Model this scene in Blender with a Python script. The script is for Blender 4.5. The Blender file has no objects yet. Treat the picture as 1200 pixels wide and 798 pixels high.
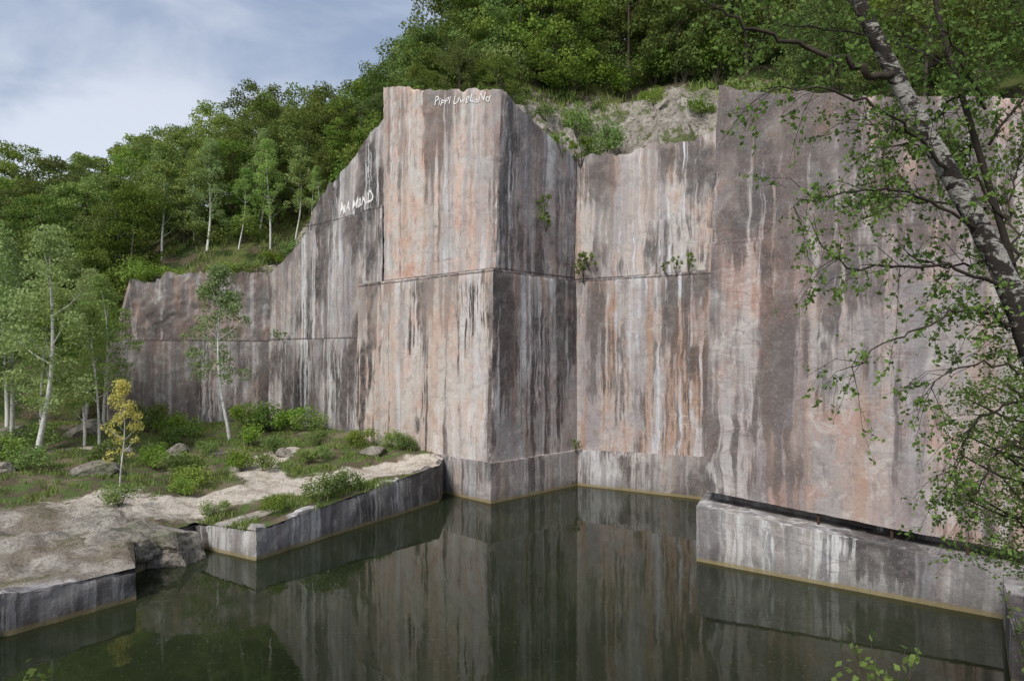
import bpy, bmesh, math, random
import numpy as np
from mathutils import Vector, noise
from mathutils.bvhtree import BVHTree

random.seed(7); rng = np.random.default_rng(7)
scn = bpy.context.scene
COL = scn.collection
R = math.radians

# ------------------------------------------------------------------ node helpers
class G:
    def __init__(s, name):
        s.mat = bpy.data.materials.new(name); s.mat.use_nodes = True
        s.nt = s.mat.node_tree; s.nt.nodes.clear()
        s.out = s.nt.nodes.new('ShaderNodeOutputMaterial')
    def n(s, t, ins=None, **props):
        nd = s.nt.nodes.new(t)
        for k, v in props.items(): setattr(nd, k, v)
        for k, v in (ins or {}).items():
            if isinstance(v, bpy.types.NodeSocket): s.nt.links.new(v, nd.inputs[k])
            else: nd.inputs[k].default_value = v
        return nd
    def pos(s): return s.n('ShaderNodeNewGeometry').outputs['Position']
    def vmul(s, a, b): return s.n('ShaderNodeVectorMath', {0: a, 1: b}, operation='MULTIPLY').outputs[0]
    def vadd(s, a, b): return s.n('ShaderNodeVectorMath', {0: a, 1: b}, operation='ADD').outputs[0]
    def noise(s, v, scale, detail=4, rough=.55, dist=0):
        return s.n('ShaderNodeTexNoise', {'Vector': v, 'Scale': scale, 'Detail': detail, 'Roughness': rough, 'Distortion': dist}).outputs['Fac']
    def m(s, op, a, b=0.0): return s.n('ShaderNodeMath', {0: a, 1: b}, operation=op).outputs[0]
    def mr(s, v, a, b, lo=0.0, hi=1.0):
        return s.n('ShaderNodeMapRange', {0: v, 1: a, 2: b, 3: lo, 4: hi}, interpolation_type='SMOOTHSTEP').outputs[0]
    def mix(s, f, a, b, blend='MIX'):
        c = lambda x: (x[0], x[1], x[2], 1.0) if isinstance(x, tuple) else x
        return s.n('ShaderNodeMix', {0: f, 6: c(a), 7: c(b)}, data_type='RGBA', blend_type=blend).outputs[2]
    def z(s, p): return s.n('ShaderNodeSeparateXYZ', {0: p}).outputs[2]
    def bsdf(s, col, rough=.9, bump=None, bs=.4, bd=.05, spec=.2):
        ins = {'Base Color': (col[0], col[1], col[2], 1) if isinstance(col, tuple) else col, 'Roughness': rough, 'Specular IOR Level': spec}
        if bump is not None:
            ins['Normal'] = s.n('ShaderNodeBump', {'Height': bump, 'Strength': bs, 'Distance': bd}).outputs[0]
        b = s.n('ShaderNodeBsdfPrincipled', ins)
        s.nt.links.new(b.outputs[0], s.out.inputs[0]); return b

def wall_mat(name, pink, grey, dark=.7, light=.4, rust=.2, seed=0, ztop=12.4, zfall=7, darkcol=(.045, .042, .044), lightcol=(.64, .635, .64), dmin=.35, pinkbias=0.0, cover=.0, blush=.5, drips=.6, xdark=None, joints=(), jst=.75, veins=.5, band=.65):
    g = G(name); P0 = g.pos(); P1 = g.vadd(P0, (seed * 3.1, seed * 7.7, seed * 1.3))
    sep = g.n('ShaderNodeSeparateXYZ', {0: P0}); zz = sep.outputs[2]; xx = sep.outputs[0]
    wc = g.n('ShaderNodeTexNoise', {'Vector': P1, 'Scale': .6, 'Detail': 2.0}).outputs['Color']
    P = g.vadd(P1, g.vmul(g.vadd(wc, (-.5, -.5, -.5)), (.4, .4, .4)))
    sv = g.vmul(P, (1, 1, .055)); sv2 = g.vmul(P, (1, 1, .02))
    big = g.noise(P, .16, 2); med = g.noise(P, .4, 5, .62, .9); fine = g.noise(P1, 10, 4, .75)
    mott = g.noise(P1, 1.9, 5, .75)
    s1 = g.noise(sv, .6, 3, .6); s2 = g.noise(sv2, 2.6, 4, .62); s3 = g.noise(g.vadd(sv, (31, 9, 4)), .8, 4, .65); s4 = g.noise(g.vadd(sv2, (11, 3, 4)), 6, 3, .6)
    pm = g.mr(g.noise(g.vmul(P, (1, 1, .5)), .30, 4, .6), .43, .58)
    base = g.mix(g.mr(med, .42 - pinkbias, .58 - pinkbias), grey, pink)
    base = g.mix(g.m('MULTIPLY', g.mr(g.noise(g.vadd(P, (7, 1, 3)), .33, 5, .65, 1.0), .51, .64), blush), base, (.48, .27, .205))
    base = g.mix(g.mr(g.noise(P, .8, 5, .68, 1.4), .50, .61, 0, .55), base, (.57, .53, .49))
    base = g.mix(g.mr(s3, .48, .62, 0, band), base, (grey[0] * .60, grey[1] * .61, grey[2] * .68))
    lf = g.m('MULTIPLY', g.mr(g.m('ADD', g.m('MULTIPLY', s1, .4), g.m('MULTIPLY', s2, .6)), .42, .48, 1, 0), g.mr(g.noise(g.vmul(g.vadd(P, (5, 5, 5)), (1, 1, .4)), .3, 3), .41, .53))
    base = g.mix(g.m('MULTIPLY', lf, light), base, lightcol)
    rf = g.m('MULTIPLY', g.mr(g.noise(g.vadd(sv, (3, 50, 8)), 1.2, 4, .6), .54, .61), rust)
    base = g.mix(rf, base, (.38, .21, .12))
    rot = g.n('ShaderNodeMapping', {'Vector': P1, 'Rotation': (.5, .75, .4), 'Scale': (.2, .2, .95)}).outputs[0]
    vn = g.noise(rot, 1.0, 2.5, .5, .3)
    base = g.mix(g.m('MULTIPLY', g.mr(g.m('ABSOLUTE', g.m('SUBTRACT', vn, .5)), .0, .006, 1, 0), g.mr(big, .46, .58, 0, veins)), base, (.16, .115, .10))
    base = g.mix(g.m('MULTIPLY', g.mr(g.m('ABSOLUTE', g.m('SUBTRACT', vn, .57)), .0, .006, 1, 0), veins * .7), base, (.62, .56, .50))
    # dark water stains of uneven length
    grad = g.mr(zz, ztop - zfall, ztop, dmin, 1)
    gsh = g.m('SUBTRACT', grad, .75)
    thr = g.m('ADD', g.m('MULTIPLY', s1, .45), g.m('MULTIPLY', s2, .55))
    thr = g.m('ADD', thr, g.m('MULTIPLY', gsh, .13))
    thr = g.m('ADD', thr, g.m('MULTIPLY', g.m('SUBTRACT', med, .5), .11))
    thr = g.m('ADD', thr, g.m('MULTIPLY', g.m('SUBTRACT', pm, .6), .08))
    if xdark: thr = g.m('ADD', thr, g.mr(xx, xdark[0], xdark[1], xdark[2], xdark[3]))
    df = g.m('MULTIPLY', g.mr(thr, .495 - cover, .555 - cover), g.m('ADD', g.m('MULTIPLY', pm, .55), .45))
    fl = g.m('MULTIPLY', g.mr(g.m('ADD', s4, g.m('MULTIPLY', gsh, .2)), .53, .59, 0, drips), g.m('ADD', g.m('MULTIPLY', pm, .85), .15))
    df = g.m('MAXIMUM', df, fl)
    df = g.m('MULTIPLY', df, g.mr(mott, .32, .55, .6, 1))
    base = g.mix(g.m('MULTIPLY', df, dark), base, g.mix(g.mr(s3, .4, .6), darkcol, (.10, .08, .072)))
    # mottling, grain
    base = g.mix(g.mr(mott, .34, .52, .28, 0), base, (.09, .075, .068))
    base = g.mix(g.mr(fine, .54, .70, 0, .25), base, (.64, .59, .55))
    base = g.mix(g.mr(fine, .32, .45, .25, 0), base, (.08, .067, .06))
    for jz_ in joints:
        jd = g.m('ABSOLUTE', g.m('SUBTRACT', g.m('ADD', zz, g.m('MULTIPLY', med, .12)), jz_ + .06))
        base = g.mix(g.m('MULTIPLY', g.mr(jd, .02, .09, jst, 0), g.mr(mott, .4, .5, .4, 1)), base, (.05, .04, .038))
    tide = g.mr(g.m('ADD', zz, g.m('MULTIPLY', med, -.15)), .02, .12, 1, 0)
    base = g.mix(g.m('MULTIPLY', tide, .8), base, (.36, .28, .12))
    base = g.mix(g.m('MULTIPLY', g.mr(zz, .1, .9, 1, 0), .3), base, (.06, .055, .04))
    h = g.m('ADD', g.m('MULTIPLY', mott, .55), g.m('MULTIPLY', fine, .15))
    h = g.m('ADD', h, g.m('MULTIPLY', med, .9))
    g.bsdf(base, .88, h, .6, .12, .25)
    return g.mat

M = {}
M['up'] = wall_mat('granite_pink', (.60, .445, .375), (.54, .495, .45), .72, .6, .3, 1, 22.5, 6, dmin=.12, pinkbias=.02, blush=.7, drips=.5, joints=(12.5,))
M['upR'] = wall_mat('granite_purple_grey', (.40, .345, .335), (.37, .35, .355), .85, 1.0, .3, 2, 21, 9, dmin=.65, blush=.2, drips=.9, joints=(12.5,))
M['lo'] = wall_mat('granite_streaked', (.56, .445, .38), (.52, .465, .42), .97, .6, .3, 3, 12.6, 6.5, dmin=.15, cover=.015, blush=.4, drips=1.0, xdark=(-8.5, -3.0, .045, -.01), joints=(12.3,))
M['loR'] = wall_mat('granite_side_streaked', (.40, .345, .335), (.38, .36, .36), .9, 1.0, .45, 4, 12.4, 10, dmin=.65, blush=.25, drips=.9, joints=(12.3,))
M['recU'] = wall_mat('granite_recess', (.56, .47, .42), (.52, .485, .46), .85, 1.0, .4, 5, 19.9, 7, lightcol=(.68, .68, .71), dmin=.55, blush=.3, drips=.9, joints=(12.4,))
M['recL'] = wall_mat('granite_recess_foot', (.47, .395, .36), (.44, .405, .39), .82, 1.0, .6, 6, 12.3, 9, lightcol=(.60, .60, .64), dmin=.55, blush=.4, drips=.8, joints=(12.25,), veins=.8)
M['right'] = wall_mat('granite_mauve', (.41, .325, .29), (.35, .315, .30), .78, .4, .3, 8, 17.5, 10, dmin=.5, blush=.5, drips=.7, lightcol=(.52, .50, .49), xdark=(8, 12.5, .065, .01), joints=(12.2,), jst=.3, veins=.5)
M['wing'] = wall_mat('granite_grey_streaked', (.43, .38, .35), (.40, .38, .37), .96, .75, .25, 9, 17, 14, dmin=.85, cover=.02, blush=.2, drips=1.0, joints=(8.95, 17.5))
M['left'] = wall_mat('granite_brown_streaked', (.34, .29, .26), (.31, .29, .275), .9, .5, .3, 10, 15, 14, dmin=.85, cover=.015, blush=.25, drips=.9, joints=(8.85,))
M['leftU'] = wall_mat('granite_broken_brown', (.30, .245, .21), (.27, .245, .225), .82, .4, .3, 13, 15, 14, dmin=.8, cover=.01, blush=.3, drips=.7, joints=(8.85,), band=.5)
M['plinth'] = wall_mat('granite_plinth', (.40, .355, .335), (.38, .36, .35), .85, .7, .3, 11, 2.3, 2, dmin=.7, blush=.15, drips=.8)
M['ledge'] = wall_mat('ledge_stone', (.37, .345, .325), (.345, .33, .32), .92, .95, .15, 12, 1.9, 2, dmin=.78, cover=.012, lightcol=(.66, .65, .63), blush=.0, drips=.9)

def rock_mat(name, a, b, c, f3=.8):
    g = G(name); P = g.pos()
    n1 = g.noise(P, .8, 6, .65); n2 = g.noise(P, 5, 6, .7); n3 = g.noise(g.vadd(P, (9, 2, 7)), .35, 4)
    base = g.mix(g.mr(n1, .4, .6), a, b)
    base = g.mix(g.mr(n3, .5, .62, 0, f3), base, c)
    base = g.mix(g.mr(n2, .35, .55, .6, 0), base, (.03, .028, .02))
    g.bsdf(base, .95, g.m('ADD', n1, g.m('MULTIPLY', n2, .5)), 1, .2)
    return g.mat
M['rock'] = rock_mat('boulder_rock', (.22, .20, .17), (.36, .32, .27), (.12, .14, .06), .5)

g = G('quarry_ground'); P = g.pos()
sand = g.n('ShaderNodeAttribute', attribute_name='sand').outputs['Fac']
yy = g.n('ShaderNodeSeparateXYZ', {0: P}).outputs[1]
n1 = g.noise(P, 1.3, 7, .65); n2 = g.noise(P, 9, 6, .7); n3 = g.noise(P, .4, 5)
soil = g.mix(g.mr(n1, .45, .55), (.14, .11, .07), (.11, .17, .04))
soil = g.mix(g.mr(n3, .50, .60, 0, .7), soil, (.28, .22, .155))
sandc = g.mix(g.mr(n1, .36, .56), (.50, .42, .33), (.74, .66, .56))
slab = g.mix(g.mr(n1, .38, .58), (.28, .25, .21), (.52, .47, .40))
slab = g.mix(g.mr(n3, .48, .60, 0, .65), slab, (.25, .19, .13))
slab = g.mix(g.mr(g.noise(P, .8, 6, .7), .54, .62, 0, .5), slab, (.12, .14, .05))
slab = g.mix(g.mr(g.noise(P, 3.0, 6, .75), .34, .43, .7, 0), slab, (.06, .05, .04))
sandc = g.mix(g.mr(g.m('ADD', yy, g.m('MULTIPLY', n1, 3)), 29, 30.5, 1, 0), sandc, slab)
base = g.mix(g.mr(g.m('ADD', sand, g.m('MULTIPLY', g.m('SUBTRACT', n1, .5), 1.0)), .35, .58), soil, sandc)
base = g.mix(g.mr(n2, .35, .55, .45, 0), base, (.06, .05, .035))
g.bsdf(base, .95, g.m('ADD', n1, g.m('MULTIPLY', n2, .6)), 1, .22); M['ground'] = g.mat

g = G('hillside_earth'); P = g.pos()
rk = g.n('ShaderNodeAttribute', attribute_name='rock').outputs['Fac']
n1 = g.noise(P, .5, 7, .65); n2 = g.noise(P, 4, 6, .7)
base = g.mix(g.mr(n1, .45, .56), (.07, .11, .025), (.20, .16, .10))
base = g.mix(g.mr(n2, .35, .6, .6, 0), base, (.02, .02, .01))
base = g.mix(g.mr(g.noise(P, .22, 5), .52, .6, 0, .8), base, (.20, .23, .07))
rc = g.mix(g.mr(g.noise(P, 1.1, 7, .7), .4, .6), (.42, .37, .31), (.67, .61, .53))
rc = g.mix(g.mr(n2, .38, .50, .6, 0), rc, (.14, .11, .08))
rc = g.mix(g.mr(g.noise(g.vadd(P, (4, 4, 4)), .7, 5, .65), .53, .59, 0, .85), rc, (.16, .20, .06))
base = g.mix(g.mr(g.m('ADD', rk, g.m('MULTIPLY', g.m('SUBTRACT', n1, .5), 1.3)), .36, .5), base, rc)
g.bsdf(base, .95, g.m('ADD', n1, n2), 1, .5); M['hill'] = g.mat

def leaf_mat(name, a, b, c=None, trans=.3, bri=1.0, spread=(.8, 1.25), hv=.04):
    g = G(name)
    geo = g.n('ShaderNodeNewGeometry'); oi = g.n('ShaderNodeObjectInfo')
    rnd = geo.outputs['Random Per Island']
    a = tuple(x * bri for x in a); b = tuple(x * bri for x in b); c = tuple(x * bri for x in (c or b))
    col = g.mix(rnd, a, b)
    col = g.mix(g.mr(g.noise(geo.outputs['Position'], .5, 2), .4, .62, 0, .7), col, g.mix(.5, col, c))
    col = g.n('ShaderNodeHueSaturation', {'Hue': g.m('ADD', g.m('MULTIPLY', oi.outputs['Random'], hv), .5 - hv * .68), 'Saturation': g.mr(g.m('FRACT', g.m('MULTIPLY', oi.outputs['Random'], 7.3)), 0, 1, .8, 1.0), 'Value': g.mr(g.m('FRACT', g.m('MULTIPLY', oi.outputs['Random'], 3.7)), 0, 1, *spread), 'Color': col}).outputs[0]
    d = g.n('ShaderNodeBsdfDiffuse', {'Color': col})
    t = g.n('ShaderNodeBsdfTranslucent', {'Color': g.mix(.25, col, (.34, .42, .05))})
    mx = g.n('ShaderNodeMixShader', {0: trans, 1: d.outputs[0], 2: t.outputs[0]})
    g.nt.links.new(mx.outputs[0], g.out.inputs[0]); return g.mat
M['leafF'] = leaf_mat('forest_leaf', (.10, .17, .032), (.19, .29, .06), (.30, .36, .065), .28, 1.0, (.65, 1.35))
M['leafB'] = leaf_mat('birch_leaf', (.20, .31, .085), (.32, .44, .13), (.34, .44, .13), .35)
M['leafY'] = leaf_mat('yellow_leaf', (.58, .49, .05), (.74, .64, .09), (.48, .52, .07), .35, 1.0, (1, 1), 0)
M['leafS'] = leaf_mat('shrub_leaf', (.12, .21, .035), (.20, .32, .055), (.26, .36, .06), .3)
M['leafN'] = leaf_mat('near_leaf', (.06, .11, .027), (.14, .22, .05), (.19, .27, .055), .35)
M['leafL'] = leaf_mat('light_near_leaf', (.11, .18, .042), (.20, .30, .07), (.25, .34, .08), .4)
M['grass'] = leaf_mat('grass_blade', (.14, .22, .05), (.25, .32, .09), (.32, .33, .12), .25)

def bark(name, light, darkc, t0, t1, zs=6):
    g = G(name); P = g.n('ShaderNodeTexCoord').outputs['Object']
    n1 = g.noise(g.vmul(P, (1, 1, zs)), 2.2, 6, .7); n2 = g.noise(P, 1.1, 5); n3 = g.noise(P, 14, 6, .7)
    f = g.mr(g.m('ADD', g.m('MULTIPLY', n1, .5), g.m('MULTIPLY', n2, .5)), t0, t1)
    c = g.mix(f, light, darkc); c = g.mix(g.mr(n3, .3, .65, .5, 0), c, (.02, .017, .014))
    g.bsdf(c, .85, g.m('ADD', n1, n3), .6, .02); return g.mat
M['birch'] = bark('birch_bark', (.76, .74, .68), (.10, .09, .08), .54, .6)
M['bark'] = bark('forest_bark', (.14, .12, .09), (.05, .04, .03), .4, .6, .3)
M['twig'] = bark('twig_bark', (.07, .055, .04), (.03, .024, .02), .4, .6, .3)
g = G('old_birch_bark'); P = g.pos()
n1 = g.noise(g.vmul(P, (1, 1, 1.8)), 6.5, 6, .7, .8); n2 = g.noise(P, 1.6, 4); n3 = g.noise(g.vmul(P, (1, 1, 5)), 22, 5, .7)
f = g.m('ADD', g.m('MULTIPLY', n1, .65), g.m('MULTIPLY', n2, .35)); f = g.m('ADD', f, g.mr(g.z(P), 7.8, 10.6, .045, -.03))
c = g.mix(g.mr(f, .46, .51), (.54, .51, .46), (.055, .046, .04)); c = g.mix(g.mr(n3, .38, .52, .65, 0), c, (.03, .025, .02))
g.bsdf(c, .85, g.m('ADD', n1, n3), 1, .03); M['birchN'] = g.mat
g = G('rusty_iron'); g.bsdf(g.mix(g.noise(g.pos(), 9, 5), (.04, .028, .02), (.10, .055, .035)), .8); M['iron'] = g.mat
g = G('white_paint'); P = g.pos()
g.bsdf(g.mix(g.mr(g.noise(P, 5, 6, .7), .38, .52), (.56, .50, .46), (.84, .83, .81)), .85); M['paint'] = g.mat

g = G('pond_water'); P = g.pos()
w1 = g.noise(P, 1.2, 3, .5); w2 = g.noise(P, 6, 2, .5)
scum = g.m('MULTIPLY', g.mr(g.noise(P, 6.5, 8, .85), .58, .64), g.mr(g.noise(P, .2, 4), .40, .58))
murk = g.mix(g.mr(g.noise(P, .12, 4), .35, .65), (.012, .017, .008), (.023, .029, .013))
b = g.bsdf(g.mix(g.m('MULTIPLY', scum, .6), murk, (.14, .15, .09)), g.m('ADD', .025, g.m('MULTIPLY', scum, .4)), g.m('ADD', w1, g.m('MULTIPLY', w2, .2)), .2, .010, .5)
b.inputs['IOR'].default_value = 1.36; M['water'] = g.mat

# ------------------------------------------------------------------ object helpers
def add(name, me, parent=None, label=None, cat=None, kind=None, group=None, loc=(0, 0, 0)):
    o = bpy.data.objects.new(name, me); COL.objects.link(o); o.location = loc
    if parent: o.parent = parent
    if label: o['label'] = label
    if cat: o['category'] = cat
    if kind: o['kind'] = kind
    if group: o['group'] = group
    return o
def mk(name, V, F, mats, fm=None, smooth=True):
    me = bpy.data.meshes.new(name); me.from_pydata([tuple(v) for v in V], [], F)
    for m_ in mats: me.materials.append(m_)
    if fm is not None: me.polygons.foreach_set('material_index', fm)
    me.polygons.foreach_set('use_smooth', [smooth] * len(me.polygons)); me.update(); return me

def nv(p, amp):
    return (noise.noise_vector(p * .3) * (amp * .6) + noise.noise_vector(p * 1.5) * (amp * .38) + noise.noise_vector(p * 4.5) * (amp * .28))

def cliff(name, bottom, top, mats, parent, step=.25, amp=.06, cap=(0, 1.2), under=None, jag=.0, back_up=0, label=None, caps=3, chunk=0, smooth=True, chip=0.0):
    bs = [Vector(b) for b in bottom]; ts = [Vector(t) for t in top]
    H = max((t - b).length for b, t in zip(bs, ts)); mrows = max(2, int(H / step))
    V = []; F = []; fm = []; mlist = []
    for m_ in mats:
        if m_ not in mlist: mlist.append(m_)
    cn = Vector((cap[0], cap[1], 0)).normalized()
    for i in range(len(bs) - 1):
        n = max(1, int(math.ceil((bs[i + 1] - bs[i]).length / step)))
        cols = []
        for u in range(n + 1):
            f = u / n; b = bs[i].lerp(bs[i + 1], f); t = ts[i].lerp(ts[i + 1], f)
            jz = jag * (noise.noise(Vector((t.x * .55, t.y * .55, 3.3))) + .5 * noise.noise(Vector((t.x * 1.7, t.y * 1.7, 1.3))) + .35 * noise.noise(Vector((t.x * 5, t.y * 5, 2.3))))
            t = t + Vector((0, 0, jz)); strips = []
            if under: strips.append([b + Vector((under[0], under[1], 0)), b])
            strips.append([b.lerp(t, r / mrows) for r in range(mrows + 1)])
            cv = Vector((cap[0], cap[1], 0))
            strips.append([t + cv * (k / caps) for k in range(0, caps + 1)])
            if back_up: strips.append([t + cv, t + cv + Vector((0, 0, back_up))])
            out = []
            corner = chip and ((u == 0 and i > 0) or (u == n and i < len(bs) - 2))
            for st in strips:
                o_ = []
                for k_, p in enumerate(st):
                    d = nv(p, amp)
                    if corner or (chip and st is strips[-1] and k_ == 0 and not back_up) or (chip and st is strips[1 if under else 0] and k_ == mrows):
                        d = d + cn * (chip * (max(0, noise.noise(p * 1.3) - .05) + max(0, noise.noise(p * 3.1) - .1) * .6))
                    if chunk:
                        q = p + noise.noise_vector(p * .35) * 1.4 + noise.noise_vector(p * 1.4) * .6
                        c = noise.cell(Vector((q.x * .3, q.y * .3, q.z * .5))) + .6 * noise.cell(Vector((q.x * .9 + 9, q.y * .9, q.z * 1.3))) + .25 * noise.cell(Vector((q.x * 2.4 + 9, q.y * 2.4, q.z * 3)))
                        d = d + cn * (c * chunk)
                    o_.append(p + d)
                out.append(o_)
            cols.append(out)
        for si in range(len(cols[0])):
            rows = len(cols[0][si]); base = len(V)
            for c in cols: V.extend(c[si])
            for u in range(n):
                for r in range(rows - 1):
                    a = base + u * rows + r
                    F.append((a, a + rows, a + rows + 1, a + 1)); fm.append(mlist.index(mats[i]))
    me = mk(name, V, F, [M[k] for k in mlist], fm, smooth)
    return add(name, me, parent, label=label)

def empty(name, loc, label, cat, group=None):
    return add(name, None, None, label, cat, None, group, loc)
def unparent_fix(root):
    for c in root.children: c.matrix_parent_inverse.identity(); c.location = -root.location

# ------------------------------------------------------------------ rock walls
bt = empty('granite_buttress', (-3, 40, 0), 'tall pink and grey granite quarry block with streaked corner', 'rock wall')
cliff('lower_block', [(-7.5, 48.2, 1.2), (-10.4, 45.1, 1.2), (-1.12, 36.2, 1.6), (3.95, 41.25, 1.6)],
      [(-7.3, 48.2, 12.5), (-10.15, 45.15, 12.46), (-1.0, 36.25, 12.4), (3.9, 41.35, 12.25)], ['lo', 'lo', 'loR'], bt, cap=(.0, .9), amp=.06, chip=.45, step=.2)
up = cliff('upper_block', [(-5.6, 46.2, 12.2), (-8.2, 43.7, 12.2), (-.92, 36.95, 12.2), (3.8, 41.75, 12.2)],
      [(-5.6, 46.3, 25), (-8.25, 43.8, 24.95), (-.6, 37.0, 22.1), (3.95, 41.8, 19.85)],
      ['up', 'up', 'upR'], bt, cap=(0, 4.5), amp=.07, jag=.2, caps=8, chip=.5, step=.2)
cliff('plinth', [(-6.0, 40.9, -.6), (-1.12, 35.9, -.6), (4.0, 40.9, -.6)], [(-6.0, 40.9, 2.1), (-1.12, 35.92, 2.1), (4.0, 40.95, 2.1)],
      ['plinth', 'plinth'], bt, cap=(0, .7), amp=.05, chip=.2)

rw = empty('granite_recess_wall', (7, 39, 0), 'streaked granite wall set back between two blocks', 'rock wall')
cliff('lower_face', [(3.85, 41.3, 1.8), (11.9, 36.2, 1.8)], [(3.8, 41.4, 12.25), (11.9, 36.3, 12.5)], ['recL'], rw, cap=(.4, .9), amp=.06, chip=.5)
cliff('upper_face', [(3.8, 41.9, 12.1), (12.2, 36.8, 12.1)], [(3.85, 41.95, 19.7), (12.3, 36.9, 20.0)], ['recU'], rw, cap=(.8, 1.8), amp=.07, jag=.5, chip=.6)
cliff('plinth', [(3.9, 40.9, -.6), (11.8, 36.0, -.6)], [(3.9, 40.95, 2.1), (11.8, 36.05, 2.35)], ['plinth'], rw, cap=(.3, .6), amp=.05, chip=.2)

rb = empty('granite_block_wall', (13, 24, 0), 'massive mauve granite wall overhanging a low stone ledge', 'rock wall')
cliff('lower_face', [(11.9, 36.5, 2.5), (7.57, 26.8, 2.52), (15.6, 20.8, 1.86), (24, 14.6, 1.2)],
      [(12.1, 36.5, 12.3), (7.83, 26.88, 12.3), (15.8, 20.9, 12.3), (24.2, 14.7, 12.3)], ['right'] * 3, rb, cap=(.3, .4), under=(1.1, 1.5), amp=.06, chip=.25)
cliff('upper_face', [(12.1, 36.5, 12.25), (7.88, 26.96, 12.25), (15.85, 20.98, 12.25), (24.25, 14.78, 12.25)],
      [(12.3, 36.5, 18.9), (8.15, 27.0, 18.4), (16.0, 21.0, 15.8), (24.4, 14.8, 15.0)], ['right'] * 3, rb, cap=(1.8, 2.6), amp=.06, jag=.25, caps=6, chip=.35)
rl = empty('stone_ledge', (11, 23, 0), 'low grey stone ledge rising from dark pond water', 'ledge')
cliff('ledge_face', [(10.9, 35, -.6), (7.05, 26.1, -.6), (14.45, 20.6, -.6), (16, 19.4, -.6)],
      [(10.9, 35, 2.2), (7.05, 26.1, 2.08), (14.45, 20.6, 1.48), (16, 19.4, 1.35)], ['ledge'] * 3, rl, cap=(1.15, 1.55), back_up=1.0, amp=.035)
rn = empty('stone_ledge', (14, 17, 0), 'short grey stone ledge at the pond corner', 'ledge')
cliff('ledge_face', [(14.6, 20.3, -.6), (12.0, 16.4, -.6), (20, 10, -.6)], [(14.6, 20.3, 1.35), (12.0, 16.4, 1.35), (20, 10, 1.3)], ['ledge'] * 2, rn, cap=(5, 2), amp=.04)

wg = empty('granite_wing_wall', (-14, 50, 0), 'dark streaked granite wall stepping down beside the buttress', 'rock wall')
cliff('lower_face', [(-19.6, 55.0, 1.4), (-10.6, 46.2, 1.4), (-8.6, 44.3, 1.4)], [(-19.6, 55.0, 8.8), (-10.6, 46.3, 9.0), (-8.6, 44.4, 9.0)], ['wing'] * 2, wg, cap=(.2, .8), amp=.07, chip=.3)
cliff('middle_face', [(-19.7, 55.5, 8.7), (-18.2, 54.1, 8.7), (-15.4, 51.3, 8.7), (-12, 48.0, 8.7), (-8.5, 44.8, 8.7)],
      [(-19.7, 55.6, 14.4), (-18.2, 54.2, 15.0), (-15.4, 51.4, 17.0), (-12, 48.1, 17.4), (-8.5, 44.9, 17.6)], ['wing'] * 4, wg, cap=(.4, 1.6), amp=.08, jag=.2)
wu = cliff('upper_face', [(-15.6, 52.0, 16.6), (-15.0, 51.4, 16.8), (-13.7, 50.3, 17), (-12.1, 48.6, 17), (-10.5, 47.1, 17), (-8.6, 45.3, 17), (-7.2, 44.0, 17)],
      [(-15.6, 52.1, 17.4), (-15.0, 51.5, 18.7), (-13.7, 50.4, 19.9), (-12.1, 48.7, 21), (-10.5, 47.2, 22.2), (-8.6, 45.4, 23.3), (-7.2, 44.1, 24)], ['wing'] * 6, wg, cap=(.6, 3), amp=.08, jag=.4)
lw = empty('granite_back_wall', (-24, 53, 0), 'weathered brown granite wall behind birch trees', 'rock wall')
cliff('lower_face', [(-34, 57, 1.5), (-29.7, 50.2, 1.5), (-19.6, 55.2, 1.5)], [(-34, 57, 9), (-29.7, 50.3, 8.9), (-19.6, 55.3, 8.8)], ['left'] * 2, lw, cap=(-.5, 1.2), amp=.1, chip=.4)
cliff('upper_face', [(-34, 58, 8.7), (-29.6, 50.9, 8.7), (-24, 53.5, 8.7), (-19.3, 56.0, 8.7)], [(-34, 60, 13.2), (-28.8, 51.9, 13.6), (-24, 54.1, 14.2), (-19.3, 56.6, 14.8)], ['leftU'] * 3, lw, cap=(-.5, 3), amp=.14, jag=.9, chunk=.06, step=.16)
for r_ in (bt, rw, rb, rl, rn, wg, lw): unparent_fix(r_)

for (x, y, z0, z1) in [(10.75, 24.15, 1.78, 2.5), (12.6, 22.75, 1.6, 2.3), (14.3, 21.45, 1.4, 2.1)]:
    x += .22; y += .3
    bpy.ops.mesh.primitive_cylinder_add(radius=.05, depth=z1 - z0, location=(x, y, (z0 + z1) / 2), vertices=12)
    o = bpy.context.object; o.name = 'iron_prop'; o.data.materials.append(M['iron'])
    o['label'] = 'short rusty iron prop between ledge and wall'; o['category'] = 'iron prop'; o['group'] = 'iron props under the wall'

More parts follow.
